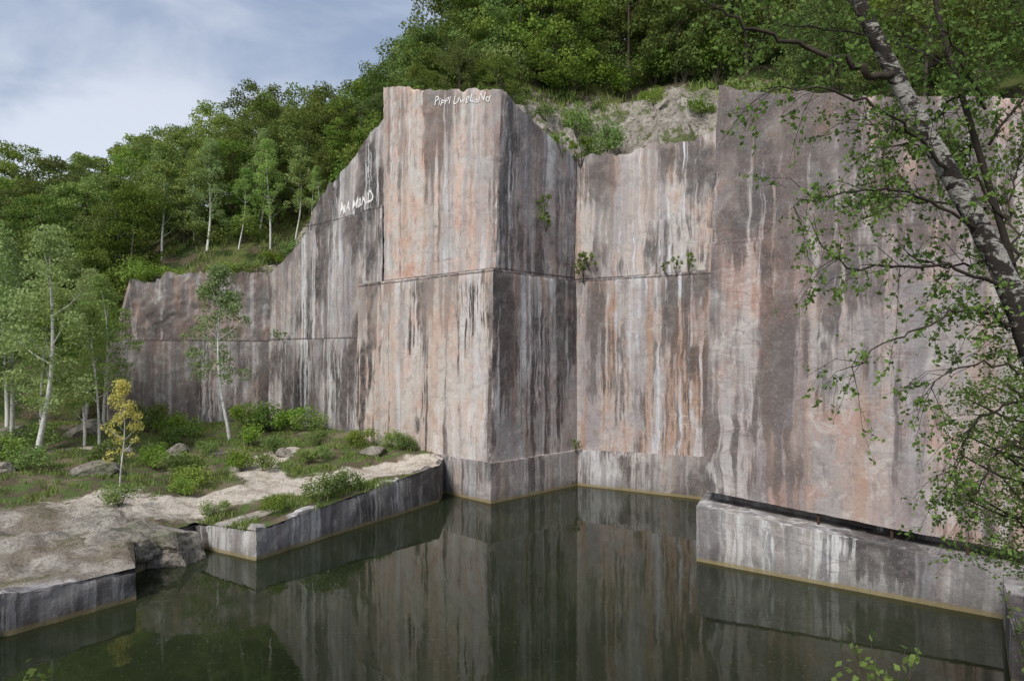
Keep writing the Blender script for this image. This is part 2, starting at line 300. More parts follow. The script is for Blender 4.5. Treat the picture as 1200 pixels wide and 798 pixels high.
# ------------------------------------------------------------------ graffiti projected on the wall faces
def graffiti(txt, loc, xdir, width, height, wall, parent, label, slope=0.0, shear=.15, off=.02, wob=.06):
    cu = bpy.data.curves.new('graffiti', 'FONT'); cu.body = txt; cu.shear = shear; cu.offset = off; cu.resolution_u = 3
    o = bpy.data.objects.new('tmp', cu); COL.objects.link(o)
    me = bpy.data.meshes.new_from_object(o.evaluated_get(bpy.context.evaluated_depsgraph_get()))
    bpy.data.objects.remove(o)
    xs = [v.co.x for v in me.vertices]; ys = [v.co.y for v in me.vertices]
    w = max(xs) - min(xs); h = max(ys) - min(ys); x0 = min(xs); y0 = min(ys)
    xd = Vector(xdir).normalized(); nrm = Vector((xd.y, -xd.x, 0))
    wm = wall.data; bvh = BVHTree.FromPolygons([v.co for v in wm.vertices], [tuple(p.vertices) for p in wm.polygons])
    for v in me.vertices:
        a = (v.co.x - x0) / w; bq = (v.co.y - y0) / h
        p = Vector(loc) + xd * (a * width) + Vector((0, 0, bq * height * (1 + .25 * math.sin(a * 23)) + slope * a + wob * math.sin(a * 31)))
        hit = bvh.ray_cast(p + nrm * 2, -nrm)
        v.co = (hit[0] + nrm * .035) if hit[0] else p
    me.materials.append(M['paint'])
    g_ = add('graffiti', me, parent, label=label); g_.location = -parent.location
graffiti('PiPPi UweLaNd', (-4.7, 40.4, 22.55), (.719, -.695, 0), 4.6, .42, up, bt, 'white painted scrawled lettering near the top', -.8, .25, .004, .06)
graffiti('MA MaND', (-12.2, 48.9, 17.75), (.719, -.695, 0), 4.1, .72, wu, wg, 'white painted blocky lettering above a seam', .35, .25, .02, .04)

# ------------------------------------------------------------------ ground, hill, water, floor
def loft(rowsets, nu, nvv, amp, fr, fade=True):
    nr = len(rowsets); nc = len(rowsets[0]); V = []; F = []
    A = [[Vector(p) for p in r] for r in rowsets]
    U = (nc - 1) * nu; W = (nr - 1) * nvv
    for j in range(W + 1):
        jr = min(j // nvv, nr - 2); fj = j / nvv - jr
        for i in range(U + 1):
            ic = min(i // nu, nc - 2); fi = i / nu - ic
            p = A[jr][ic].lerp(A[jr][ic + 1], fi).lerp(A[jr + 1][ic].lerp(A[jr + 1][ic + 1], fi), fj)
            s = j / W; k = min(1, s * 6, (1 - s) * 12) if fade else 1
            q = p * fr
            p = p + Vector((0, 0, amp * k * (noise.noise(q) + .5 * noise.noise(q * 2.3) + .25 * noise.noise(q * 5.1))))
            V.append(p)
    for j in range(W):
        for i in range(U):
            a = j * (U + 1) + i; F.append((a, a + 1, a + U + 2, a + U + 1))
    return V, F
front = [(-30, 2, 1.3), (-22, 8, 1.2), (-17, 15.4, 1.05), (-14.3, 19.1, 1.05), (-12.15, 22, 1.04), (-13.6, 24.6, 1.1), (-13, 28, .98), (-9.8, 26.1, 1.15), (-3.87, 36.4, 1.95), (-3.9, 39.0, 1.95)]
back = [(-70, 10, 4), (-65, 28, 4), (-55, 38, 3.5), (-42, 46.5, 3), (-33, 51, 2.9), (-29, 51, 2.7), (-24, 53.5, 2.5), (-19.6, 55.8, 2.4), (-10.5, 46.2, 2.55), (-4.2, 39.6, 2.1)]
V, F = loft([front, back], 22, 90, .42, .3)
sandlines = [([(-14.5, 29.2), (-12.6, 31.3), (-10.5, 33.2), (-8, 35.2), (-4.6, 37.6)], 1.35), ([(-14, 21.0), (-14.5, 23.5), (-17, 26), (-20, 24), (-16, 20)], 2.1), ([(-16, 26), (-17.5, 29)], 1.5), ([(-24, 41), (-30, 40)], .8), ([(-12, 34), (-14.5, 38), (-14, 42)], .8), ([(-11.5, 27.6), (-10.3, 28.6)], .35)]
def segd(p, a, b):
    a = Vector(a); b = Vector(b); t = max(0, min(1, (p - a).dot(b - a) / (b - a).length_squared)); return (p - a - (b - a) * t).length
def sandw(x, y):
    p = Vector((x, y)); w = 0
    for pl, r in sandlines:
        d = min(segd(p, pl[i], pl[i + 1]) for i in range(len(pl) - 1))
        w = max(w, max(0, min(1, 1.25 - d / r * .6)))
    return w
def terr(x):
    f = x * 5; i = math.floor(f); r = f - i; return (i + min(1, max(0, (r - .3) / .35))) / 5
for v in V:
    if v.y < 31 and v.x > -27:
        k = min(1, max(0, (31 - v.y) / 4)) * min(1, max(0, (-v.x - 12.8) / 1.2)) if v.y > 24 else min(1, max(0, segd(Vector((v.x, v.y)), (-17, 15.4), (-12.15, 22)) / 1.0))
        e = .40 * abs(noise.noise(Vector((v.x * .4, v.y * .55, 4)))) + .17 * noise.noise(Vector((v.x * 1.1, v.y * 1.1, 2)))
        v.z += k * (terr(e) + .07 * noise.noise(Vector((v.x * 3, v.y * 3, 2))) + .04 * noise.noise(Vector((v.x * 7, v.y * 7, 2))))
me = mk('ground', V, F, [M['ground']])
at = me.attributes.new('sand', 'FLOAT', 'POINT'); at.data.foreach_set('value', [sandw(v.x, v.y) for v in V])
ground = add('ground', me, label='bare sandy and grassy quarry floor above the pond', kind='structure')
gb = BVHTree.FromPolygons(V, F)
gl = empty('stone_ledge', (-9, 26, 0), 'grey stone quay edge of the quarry floor with dark streaks', 'ledge')
fr2 = [(p[0], p[1], -.6) for p in front]; ft2 = [(p[0], p[1], p[2] + .03) for p in front]
cliff('ledge_face', fr2, ft2, ['ledge'] * (len(front) - 1), gl, amp=.10, cap=(-.25, .5), step=.2, jag=.22, chip=.3); unparent_fix(gl)

r0 = [(-70, 9, 3.5), (-56, 37, 3), (-42, 46, 2.6), (-33, 51.5, 2.4), (-28.9, 53.8, 12.8), (-19.6, 57.6, 14.2), (-14.4, 52.8, 18), (-8, 46.7, 22.5), (-.5, 40.5, 21), (4.5, 42.9, 19.3), (12, 38.6, 19.5), (14, 30, 17.6), (20, 21, 15.3), (30, 13, 13.5)]
rm = [(x, y + .3, -1.5) for x, y, z in r0]
r1 = [(-95, 20, 14), (-72, 52, 13), (-50, 62, 13), (-38, 64, 14), (-31, 63, 18.5), (-20, 66, 22), (-14, 60, 22), (-7.5, 55, 26), (0, 50, 27.5), (5, 50.5, 27), (15, 49, 27.5), (21, 42, 25), (30, 30, 22), (44, 18, 19)]
r2 = [(-120, 30, 24), (-90, 75, 23), (-68, 85, 23), (-50, 82, 24), (-38, 80, 25), (-24, 82, 27), (-15, 77, 25), (-7, 70, 28), (0, 65, 36), (6, 65, 37), (18, 63, 37), (28, 55, 34), (42, 42, 31), (62, 25, 28)]
r3 = [(-220, 60, 34), (-160, 160, 32), (-110, 190, 30), (-85, 190, 28), (-60, 190, 28), (-40, 190, 33), (-20, 190, 34), (-8, 190, 38), (0, 190, 44), (10, 190, 46), (40, 190, 46), (90, 150, 44), (140, 100, 42), (180, 50, 38)]
HV, HF = loft([r0, r1, r2, r3], 18, 44, .9, .16)
def rockw(x, y):
    w_ = max(0, 1 - math.hypot((x - 6.5) / 13, (y - 43.5) / 8)) * 1.8
    w_ = max(w_, max(0, 1 - math.hypot((x + 17.5) / 5, (y - 57.5) / 5)) * 1.3)
    return min(1, w_)
for v in HV:
    k = rockw(v.x, v.y)
    if k > 0:
        q = v + noise.noise_vector(v * .7) * .7 + noise.noise_vector(v * 2.5) * .25
        v.z += k * 1.2 * (noise.cell(Vector((q.x * .45, q.y * .6, 0))) - .4) + k * .55 * noise.cell(Vector((q.x * 1.3, q.y * 1.3, 5))) + k * .4 * noise.noise(v * 1.3)
CV, CF = loft([rm, r0], 18, 3, 0, .16)
off = len(HV); HV2 = HV + CV; HF2 = HF + [tuple(i + off for i in f) for f in CF]
hm = mk('hill', HV2, HF2, [M['hill']])
at = hm.attributes.new('rock', 'FLOAT', 'POINT'); at.data.foreach_set('value', [rockw(v.x, v.y) for v in HV2])
hill = add('hill', hm, label='steep wooded hillside above the quarry walls', kind='structure')
hb = BVHTree.FromPolygons(HV, HF)
add('ground', mk('far_ground', [(-900, -900, -1.7), (900, -900, -1.7), (900, 900, -1.7), (-900, 900, -1.7)], [(0, 1, 2, 3)], [M['hill']], smooth=False), label='earth floor reaching the horizon', kind='structure')
add('water', mk('water', [(-45, -6, 0), (30, -6, 0), (30, 50, 0), (-45, 50, 0)], [(0, 1, 2, 3)], [M['water']], smooth=False), label='still dark green quarry pond', kind='structure')
bk = [(-14, 1.6, 5.6), (-6, 2.4, 5.7), (0, 2.6, 5.7), (2.2, 3.2, 5.6), (4.6, 5.2, 5.7), (6.2, 7.2, 5.8), (10, 9, 5.6), (14, 10, 5.6)]
BV, BF = loft([[(p[0] * 1.02, p[1] + .5, -.8) for p in bk], bk, [(p[0] * 1.6, -4, 6) for p in bk], [(p[0] * 3, -14, 6.5) for p in bk]], 8, 8, .25, .6)
add('ground', mk('bank', BV, BF, [M['rock']]), label='high rocky bank above the pond', kind='structure')
def gz(bvh, x, y, default=2):
    h = bvh.ray_cast(Vector((x, y, 200)), Vector((0, 0, -1)))
    return h[0].z if h[0] else default

# ------------------------------------------------------------------ foliage meshes
def unit(n):
    v = rng.normal(size=(n, 3)); return v / np.linalg.norm(v, axis=1)[:, None]
def leaf_arrays(C, s, wide=.34, droop=0.0):
    n = len(C); u = unit(n); u[:, 2] -= droop; u /= np.linalg.norm(u, axis=1)[:, None]
    w = unit(n); v = np.cross(u, w); v /= np.linalg.norm(v, axis=1)[:, None] + 1e-9
    s = np.broadcast_to(s, (n,))[:, None]
    q = np.stack([C - u * s * .5, C + v * s * wide + u * s * -.05, C + u * s * .5, C - v * s * wide + u * s * -.05], axis=1)
    return q.reshape(-1, 3)
def quads_mesh(name, VV, mats, extraV=None, extraF=None):
    n = len(VV) // 4; ev = extraV or []; ef = extraF or []
    me = bpy.data.meshes.new(name)
    allv = np.concatenate([VV, np.array(ev).reshape(-1, 3)]) if ev else VV
    me.vertices.add(len(allv)); me.vertices.foreach_set('co', allv.astype(np.float32).ravel())
    nf = n + len(ef); me.loops.add(nf * 4); me.polygons.add(nf)
    li = np.arange(n * 4)
    if ef: li = np.concatenate([li, (np.array(ef) + n * 4).ravel()])
    me.loops.foreach_set('vertex_index', li.astype(np.int32))
    me.polygons.foreach_set('loop_start', (np.arange(nf) * 4).astype(np.int32))
    me.polygons.foreach_set('loop_total', np.full(nf, 4, dtype=np.int32))
    for m_ in mats: me.materials.append(m_)
    me.polygons.foreach_set('material_index', np.array([0] * n + [1] * len(ef), dtype=np.int32))
    me.update(calc_edges=True); me.validate(); return me
def tube(V, F, pts, radii, k=8):
    base = len(V); pts = [Vector(p) for p in pts]
    for i, p in enumerate(pts):
        d = (pts[min(i + 1, len(pts) - 1)] - pts[max(i - 1, 0)]).normalized()
        a = d.cross(Vector((.3, 1, .1))).normalized(); b = d.cross(a)
        for j in range(k):
            t = 2 * math.pi * j / k; V.append(tuple(p + (a * math.cos(t) + b * math.sin(t)) * radii[i]))
    for i in range(len(pts) - 1):
        for j in range(k):
            a0 = base + i * k + j; a1 = base + i * k + (j + 1) % k; F.append((a0, a1, a1 + k, a0 + k))
def smooth_pts(pts, n=6):
    P = [Vector(p) for p in pts]; out = []
    for i in range(len(P) - 1):
        p0 = P[max(i - 1, 0)]; p1 = P[i]; p2 = P[i + 1]; p3 = P[min(i + 2, len(P) - 1)]
        for k in range(n):
            t = k / n
            out.append(.5 * ((2 * p1) + (p2 - p0) * t + (2 * p0 - 5 * p1 + 4 * p2 - p3) * t * t + (3 * p1 - p0 - 3 * p2 + p3) * t ** 3))
    out.append(P[-1]); return out

def tree_proto(H, W, zlow, nclump, nleaf, lsize, lmat, bmat, lean=(0, 0), r0_=.2, droop=0.0, clr=1.0, flat=.75, nl=12, rnd=False, wav=.15):
    V = []; F = []
    def axis(t): return Vector((lean[0] * t + wav * math.sin(t * 5 + H), lean[1] * t + wav * .8 * math.sin(t * 4 + W), H * t))
    n = 10; pts = [axis(i / n * .93) for i in range(n + 1)]
    pts[0].z = -.4
    tube(V, F, pts, [r0_ * (1 - .85 * i / n) for i in range(n + 1)], 8)
    cl = []
    for i in range(nclump):
        t = random.random() ** (1 if rnd else .8); ang = random.uniform(0, 2 * math.pi)
        zt = zlow + (H - zlow) * t
        if rnd: prof = max(.12, 1 - abs(2 * t - .95) ** 2.6) ** .5 * (1 + .25 * math.sin(ang * 2 + H) * math.sin(t * 7 + W))
        else: prof = math.sin(math.pi * min(1, .18 + t * .82)) ** .7 * (1 - .35 * t)
        rad = W * .5 * prof * (random.random() ** (.3 if rnd else .45))
        a = axis(zt / H); c = Vector((a.x + math.cos(ang) * rad, a.y + math.sin(ang) * rad, zt))
        cl.append((c, clr * random.uniform(.55, 1.25)))
    for c, r in random.sample(cl, min(nl, len(cl))):
        t0 = max(.1, min(.85, c.z / H - .12)); s = axis(t0)
        mid = s.lerp(c, .5) + Vector((0, 0, -.03 * W))
        tube(V, F, [s, mid, c], [r0_ * (1 - t0) * .4 + .01, .015 + r0_ * .08, .01], 5)
    tr = mk('trunk', V, F, [bmat])
    Cs = []
    tot = sum(r ** 2 for _, r in cl)
    for c, r in cl:
        k = max(8, int(nleaf * r ** 2 / tot)); d = unit(k) * (rng.random((k, 1)) ** .42) * r
        d[:, 2] *= flat
        if droop: d[:, 2] -= np.abs(d[:, 2]) * droop + .25 * (d[:, 0] ** 2 + d[:, 1] ** 2) * droop
        Cs.append(d + np.array(c))
    C = np.concatenate(Cs); s = lsize * rng.uniform(.65, 1.3, len(C))
    cr = quads_mesh('crown', leaf_arrays(C, s, .36, droop * .6), [lmat]); return tr, cr

def place_tree(name, proto, loc, rot, sc, label, cat, group=None):
    e = empty(name, loc, label, cat, group)
    e.rotation_euler = (0, 0, rot); e.scale = (sc[0], sc[0], sc[1])
    for nm, me_ in zip(('trunk', 'crown'), proto): add(nm, me_, e)
    return e

FP = [tree_proto(random.uniform(9.5, 11.5), random.uniform(6.5, 8), random.uniform(.9, 1.8), 100, 10500, .20, M['leafF'], M['bark'], r0_=.16, clr=.85, rnd=True, flat=.6) for _ in range(6)]
cnt = 0; placed = []
def try_tree(x, y, mind, sc=None, lab='leafy green deciduous tree on the wooded hillside'):
    global cnt
    for a in placed:
        if (a[0] - x) ** 2 + (a[1] - y) ** 2 < mind * mind: return
    z = gz(hb, x, y, None)
    if z is None: return
    placed.append((x, y)); cnt += 1
    s = sc or random.uniform(.72, 1.15)
    place_tree('forest_tree', random.choice(FP), (x, y, z - .2), random.uniform(0, 6.28), (s, s * random.uniform(.85, 1.12)), lab, 'tree', 'trees of the hillside forest')
def hp(u, v):
    rows = [r0, r1, r2, r3]; v = min(v, 2.999); j = int(v); fj = v - j; i = min(int(u), 12); fi = u - i
    return Vector(rows[j][i]).lerp(Vector(rows[j][i + 1]), fi).lerp(Vector(rows[j + 1][i]).lerp(Vector(rows[j + 1][i + 1]), fi), fj)
def limit(x, y, z):   # tallest tree the sloping skyline of the wood allows here
    b = x / y
    if b > -.10: return 1.25
    prof = [(-.75, .36), (-.60, .335), (-.5, .33), (-.42, .345), (-.37, .40), (-.27, .405), (-.20, .43), (-.14, .475), (-.10, .52)]
    for (b0, e0), (b1, e1) in zip(prof, prof[1:]):
        if b0 <= b <= b1: e = e0 + (e1 - e0) * (b - b0) / (b1 - b0); break
    else: e = .36
    return max(.42, (8 + e * y - z) / 11.3)
def ftree(x, y, mind, s):
    z = gz(hb, x, y, None)
    if z is None: return
    try_tree(x, y, mind, min(s, limit(x, y, z) * random.uniform(.86, 1.02)))
for k in range(60):
    u = 2 + 10.5 * k / 60; v = 1.02 if u > 6.5 else .85
    if u < 4: v = .45
    p = hp(u, v + random.uniform(-.06, .12)); ftree(p.x, p.y, 2.6, random.uniform(.75, 1.15))
for x, y, s in [(14.5, 31, .6), (17, 28, .65), (20, 25.5, .6), (22.5, 23, .65), (19, 31, .8), (24, 27, .8), (16.5, 35, .7), (26, 21, .7), (-6.5, 49.5, .5), (-3.5, 46.8, .5), (-1, 46, .5), (-9.5, 50.5, .5)]: ftree(x, y, 1.5, s)
tries = 0
while cnt < 175 and tries < 4000:
    tries += 1; u = random.uniform(1.2, 12.6); v = 1 + random.random() ** 1.5 * 1.2
    if u < 4: v = .35 + random.random() * 1.6
    elif u < 6.5: v = .85 + random.random() * 1.3
    p = hp(u, v)
    if p.y < 8 or abs(p.x) / max(p.y, 1) > .85: continue
    ftree(p.x, p.y, 2.9 if 4.5 < u < 7.5 else 3.2, random.uniform(.75, 1.15))

BP = [tree_proto(12.5, 5.2, 2.6, 85, 7800, .14, M['leafB'], M['birch'], lean=(.9, 0), r0_=.15, droop=.5, clr=.68, wav=.3),
      tree_proto(11, 4.2, 3.2, 70, 6800, .14, M['leafB'], M['birch'], lean=(-.5, 0), r0_=.12, droop=.5, clr=.62, wav=.25),
      tree_proto(9, 3.7, 3.0, 64, 5200, .13, M['leafB'], M['birch'], lean=(-.9, .2), r0_=.09, droop=.4, clr=.5, wav=.2)]
birches = [(-25.7, 37, 0, 1.04, 0), (-26.6, 45, 1, .95, .4), (-18.8, 45.5, 2, 1.3, 0), (-29.2, 38.5, 0, 1.08, 2.5), (-26.6, 42, 1, .8, 3), (-31.5, 43, 1, 1.15, 1.6),
           (-33, 40, 0, 1.0, 3.9), (-29, 46, 0, .9, 1.1), (-35, 47, 0, 1.0, 2.0), (-27.8, 40.5, 1, 1.0, 5), (-24.6, 40.5, 2, .95, 2)]
for x, y, pi_, s, r_ in birches:
    place_tree('birch_tree', BP[pi_], (x, y, gz(gb, x, y) - .05), r_, (s, s), 'slender white-barked birch on the quarry floor', 'birch tree', 'birches on the quarry floor')
for x, y, pi_, s, r_ in [(-30.5, 60, 1, .9, .5), (-26.7, 59.5, 0, .8, 1), (-21.6, 60.5, 1, .85, 2), (-19.2, 60.5, 2, .9, 3), (-24, 60, 2, .8, 3.7), (-28.5, 61, 1, .85, 4.2), (-23, 62, 0, .8, .3), (-17.5, 60, 2, .7, 5), (-16.3, 58.6, 2, .55, 1)]:
    place_tree('birch_tree', BP[pi_], (x, y, gz(hb, x, y) - .1), r_, (s, s), 'pale green birch growing above the rock wall', 'birch tree', 'birches above the rock wall')
yp = tree_proto(4.9, 2.0, 1.2, 36, 2000, .11, M['leafY'], M['birch'], lean=(.1, 0), r0_=.045, clr=.34)
place_tree('young_tree', yp, (-18.3, 32, gz(gb, -18.3, 32) - .05), 0, (1, 1), 'small young tree with yellow autumn leaves', 'tree')

NP = tree_proto(8, 3.4, .4, 110, 20000, .05, M['leafN'], M['twig'], lean=(-.3, 0), r0_=.05, clr=.42, droop=.3, nl=50)
place_tree('slender_tree', NP, (7.95, 9.0, 5.3), 0, (1, .85), 'slender tree with fine leaves on the near bank', 'tree', 'fine leaved trees on the near bank')
place_tree('slender_tree', NP, (9.3, 10.6, 5.6), 2, (1.2, 1.0), 'slender tree with fine leaves on the near bank', 'tree', 'fine leaved trees on the near bank')
LP = tree_proto(2.9, 2.1, .15, 90, 8000, .038, M['leafL'], M['twig'], lean=(-.35, 0), r0_=.03, clr=.27, droop=.3, nl=50, rnd=True)
place_tree('bushy_tree', LP, (6.05, 7.5, 5.45), 0, (1, .85), 'bushy small tree with light green leaves on the bank', 'tree', 'bushy small trees on the near bank')
place_tree('bushy_tree', LP, (6.5, 7.8, 5.6), 2.2, (1.05, 1.1), 'bushy small tree with light green leaves on the bank', 'tree', 'bushy small trees on the near bank')

def shrub_mesh(w, h, nl, ls, mat, ns=9, cs=.3):
    V = []; F = []; Cs = []
    for i in range(ns):
        a = random.uniform(0, 6.28); r = random.random() ** .5 * w * .5
        tip = Vector((math.cos(a) * r, math.sin(a) * r, h * random.uniform(.35, 1.0)))
        tube(V, F, [(0, 0, -.1), tuple(tip * .5 + Vector((0, 0, .05))), tuple(tip)], [.02, .012, .006], 4)
        k = nl // ns; d = unit(k) * (rng.random((k, 1)) ** .45) * w * cs * random.uniform(.6, 1.2); d[:, 2] *= .9
        c = d + np.array(tip * .85); c[:, 2] = np.maximum(c[:, 2], -.3); Cs.append(c)
    C = np.concatenate(Cs); return quads_mesh('shrub', leaf_arrays(C, ls * rng.uniform(.6, 1.3, len(C))), [mat, M['bark']], V, F)
SP = [shrub_mesh(2, 1.5, 1500, .13, M['leafS']) for _ in range(4)]
WP = [shrub_mesh(1.7, 2.4, 700, .13, M['leafS'], 11, .15) for _ in range(4)]
def shrub(x, y, s, bvh=gb, z=None, lab='low leafy green shrub on the quarry floor', gp='shrubs on the quarry floor', sz=None, pool=None):
    if z is None: z = gz(bvh, x, y)
    o = add('shrub', random.choice(pool or SP), None, lab, 'shrub', None, gp, (x, y, z - .05)); o.scale = (s, s, sz or s); o.rotation_euler = (0, 0, random.uniform(0, 6))
for x, y, s in [(-16.3, 28.4, .7), (-16.6, 34.5, 1.1), (-15.6, 33.2, .8), (-14.6, 37, .9), (-13.3, 36.4, .7), (-11.3, 38.2, .7), (-9.9, 28.3, .6), (-8.3, 30.2, .9), (-7.6, 31.5, .75), (-12.4, 28.4, .55), (-15.2, 31.4, .6),
                (-17.8, 50.5, 1.6), (-19.7, 50.5, 1.3), (-15.7, 49, 1.3), (-14, 47.6, 1.0), (-7.0, 40.4, .8), (-6.2, 39.9, .7), (-9.4, 42.5, .9), (-21.5, 44, 1.0), (-22, 37, .9), (-24, 34, .9),
                (-27.5, 36.5, 1.2), (-19.5, 37, .8), (-23, 47, 1.3), (-17, 44, .9), (-18.2, 41, .7), (-28, 40, 1.3), (-31, 37, 1.4), (-26, 48.5, 1.5), (-12.2, 43.5, .7), (-11, 39.5, .6), (-14.2, 41, .8), (-20.5, 39, .8)]:
    shrub(x, y, s, sz=s * .85)
wl = 'small green shrub rooted on the rock wall'
for x, y, z, s in [(4.3, 40.9, 12.2, .8), (4.6, 40.8, 12.9, .55), (1.95, 39.1, 14.9, .6), (1.9, 39.1, 15.9, .6), (9.1, 37.9, 12.4, .45), (9.7, 37.5, 12.4, .5), (8.6, 38.2, 12.4, .35), (3.8, 40.7, 2.1, .35), (-18.9, 54.2, 8.9, .45), (-17.8, 53, 8.8, .4),
                   (11.2, 36.7, 13.6, .45), (3.0, 40.6, 19.6, .7), (4.2, 41.7, 19.3, .9)]:
    shrub(x, y, s, z=z, lab=wl, gp='shrubs rooted on the rock walls', pool=WP)
for x, y, s, sz in [(5.3, 42.9, 1.1, 1.9), (6.1, 43.5, 1.0, 1.5), (4.6, 47, 1.1, 1.7), (11.8, 42.5, .8, .8), (9.0, 41.2, .5, .4), (8.0, 42.0, .5, .4), (10.3, 40.4, .6, .4), (9.5, 46, .8, .7), (2.2, 45.5, .8, .7), (-2, 45.5, 1.4, 1.5), (1.6, 50, 1.6, 1.5), (4.5, 50.5, 1.6, 1.5), (7.4, 50.5, 1.6, 1.4), (12.5, 49.5, 1.6, 1.5), (-15.6, 55.6, .9, .8), (-19, 59.6, 1.1, 1.0), (-22, 57.2, 1.0, .8), (-27, 55, 1.2, .8), (-24, 56.6, 1.3, .8), (-24, 61, 1.6, 1.5), (-27, 60, 1.6, 1.5), (-29, 55, 1.3, 1.0), (-20.5, 58.6, 1.0, .8),
                    (-4.5, 46, 1.5, 1.7), (-6.5, 47.2, 1.5, 1.7), (-9, 48.6, 1.5, 1.6), (-11, 50.6, 1.5, 1.6), (-12.5, 52.4, 1.4, 1.5), (-.4, 48.6, 1.6, 2), (10.5, 50.5, 1.7, 1.8), (14.5, 48.5, 1.6, 2), (14, 41, 1.3, 1.4), (-31, 57, 1.7, 2), (-33, 55, 1.8, 2.2), (13.5, 29.5, 1, 1), (17, 25.6, 1.1, 1), (20.5, 22.5, 1.2, 1.1)]:
    shrub(x, y, s, hb, lab='green shrub on the slope above the walls', gp='shrubs above the rock walls', sz=sz)

def boulder(x, y, z, sx, sy, sz, mat='rock', name='boulder', lab='rough grey boulder on the quarry floor', cat='boulder', gp='boulders on the quarry floor', seed=0):
    bm = bmesh.new(); bmesh.ops.create_icosphere(bm, subdivisions=5, radius=1)
    rr = random.Random(seed); planes = []
    for _ in range(11):
        n_ = Vector((rr.gauss(0, 1), rr.gauss(0, 1), rr.gauss(0, 1))).normalized(); planes.append((n_, rr.uniform(.55, .85)))
    for v in bm.verts:
        c = v.co.copy(); q = c * 1.1 + Vector((seed * 5.3, seed, 0))
        for n_, d_ in planes:
            e = c.dot(n_) - d_
            if e > 0: c -= n_ * e
        c += noise.noise_vector(q) * .10 + noise.noise_vector(q * 3) * .05 + noise.noise_vector(q * 9) * .025
        v.co = Vector((c.x * sx, c.y * sy, c.z * sz)) * 1.15
    me = bpy.data.meshes.new(name); bm.to_mesh(me); bm.free(); me.materials.append(M[mat]); me.polygons.foreach_set('use_smooth', [False] * len(me.polygons))
    return add(name, me, None, lab, cat, None, gp, (x, y, z))
boulder(-13.9, 26.3, .2, 1.9, 1.7, 1.2, seed=1, lab='big cracked rock slab at the water edge', gp='boulders at the water edge')
boulder(-14.5, 24.8, .4, 1.5, 1.4, .95, seed=2, lab='big cracked rock slab at the water edge', gp='boulders at the water edge')
for i, (x, y, sx, sz) in enumerate([(-21, 34.5, 1.1, .6), (-32, 44, 1.3, .9), (-27.6, 44.6, 1.4, .8), (-20.3, 41.5, .8, .5), (-17.8, 41.2, .7, .4), (-25.5, 33.5, 1.2, .5), (-19, 38.8, .6, .35), (-8, 39.4, .8, .35), (-13.5, 40.5, .6, .35)]):
    boulder(x, y, gz(gb, x, y) + .05, sx, sx * .8, sz, seed=i + 4)

def grass(name, n, sampler, hmin, hmax, label):
    V = np.zeros((n * 4, 3)); k = 0
    while k < n:
        r = sampler()
        if r is None: continue
        x, y, z = r
        for _ in range(5):
            if k >= n: break
            a = random.uniform(0, 6.28); h = random.uniform(hmin, hmax); dx = math.cos(a) * .03; dy = math.sin(a) * .03
            px = x + random.gauss(0, .1); py = y + random.gauss(0, .1); lx = random.gauss(0, .35) * h; ly = random.gauss(0, .35) * h
            V[k * 4] = (px - dx, py - dy, z - .03); V[k * 4 + 1] = (px + dx, py + dy, z - .03)
            V[k * 4 + 2] = (px + lx + dx * .3, py + ly + dy * .3, z + h); V[k * 4 + 3] = (px + lx - dx * .3, py + ly - dy * .3, z + h * .97); k += 1
    add(name, quads_mesh(name, V, [M['grass']]), None, label, None, 'stuff')
def s1():
    if random.random() < .15: x = random.uniform(-13, -5); y = random.uniform(26, 37)
    else: x = random.uniform(-34, -4); y = random.uniform(19, 53)
    if sandw(x, y) > .1 + random.random() * .3 or noise.noise(Vector((x * .7, y * .7, 0))) < random.uniform(-.1, .25): return None
    h = gb.ray_cast(Vector((x, y, 50)), Vector((0, 0, -1)))
    return (x, y, h[0].z) if h[0] else None
def s2():
    u = random.uniform(3.9, 11); v = random.random() * 1.0
    if u < 7 and random.random() < .6: return None
    p = hp(u, v)
    if rockw(p.x, p.y) > random.uniform(.1, .9): return None
    if noise.noise(Vector((p.x * .4, p.y * .4, 0))) < random.uniform(-.2, .3): return None
    h = hb.ray_cast(Vector((p.x, p.y, 90)), Vector((0, 0, -1)))
    return (p.x, p.y, h[0].z) if h[0] else None
grass('grass', 24000, s1, .07, .26, 'patchy grass and weeds on the quarry floor')
grass('grass', 12000, s2, .15, .5, 'yellow green grass on the slope')

# ------------------------------------------------------------------ near leaning birch
hero = empty('leaning_birch', (5.1, 6, 5.7), 'leaning birch with dark and white bark over the pond', 'birch tree')
TV = []; TF = []
tp = smooth_pts([(5.1, 6, 5.5), (4.86, 6, 7.0), (4.58, 6, 8.0), (4.24, 6, 8.85), (3.82, 6, 9.6), (3.38, 6, 10.4), (3.04, 6, 11.1), (2.6, 6, 12.2), (2.3, 6, 13.5)], 6)
tube(TV, TF, tp, [(.135 - .098 * (i / (len(tp) - 1)) ** .8) * (1 + .05 * math.sin(i * 2.1)) for i in range(len(tp))], 16)
nf1 = len(TF)
trunk2 = smooth_pts([(5.1, 6.1, 6.5), (4.9, 6.2, 7.4), (4.55, 6.25, 8.9), (4.2, 6.3, 10.2), (3.95, 6.4, 11.4), (3.9, 6.4, 12.8)], 5)
tube(TV, TF, trunk2, [.042 - .024 * i / (len(trunk2) - 1) for i in range(len(trunk2))], 8)
add('trunk', mk('trunk', TV, TF, [M['birchN'], M['twig']], [0] * nf1 + [1] * (len(TF) - nf1)), hero)
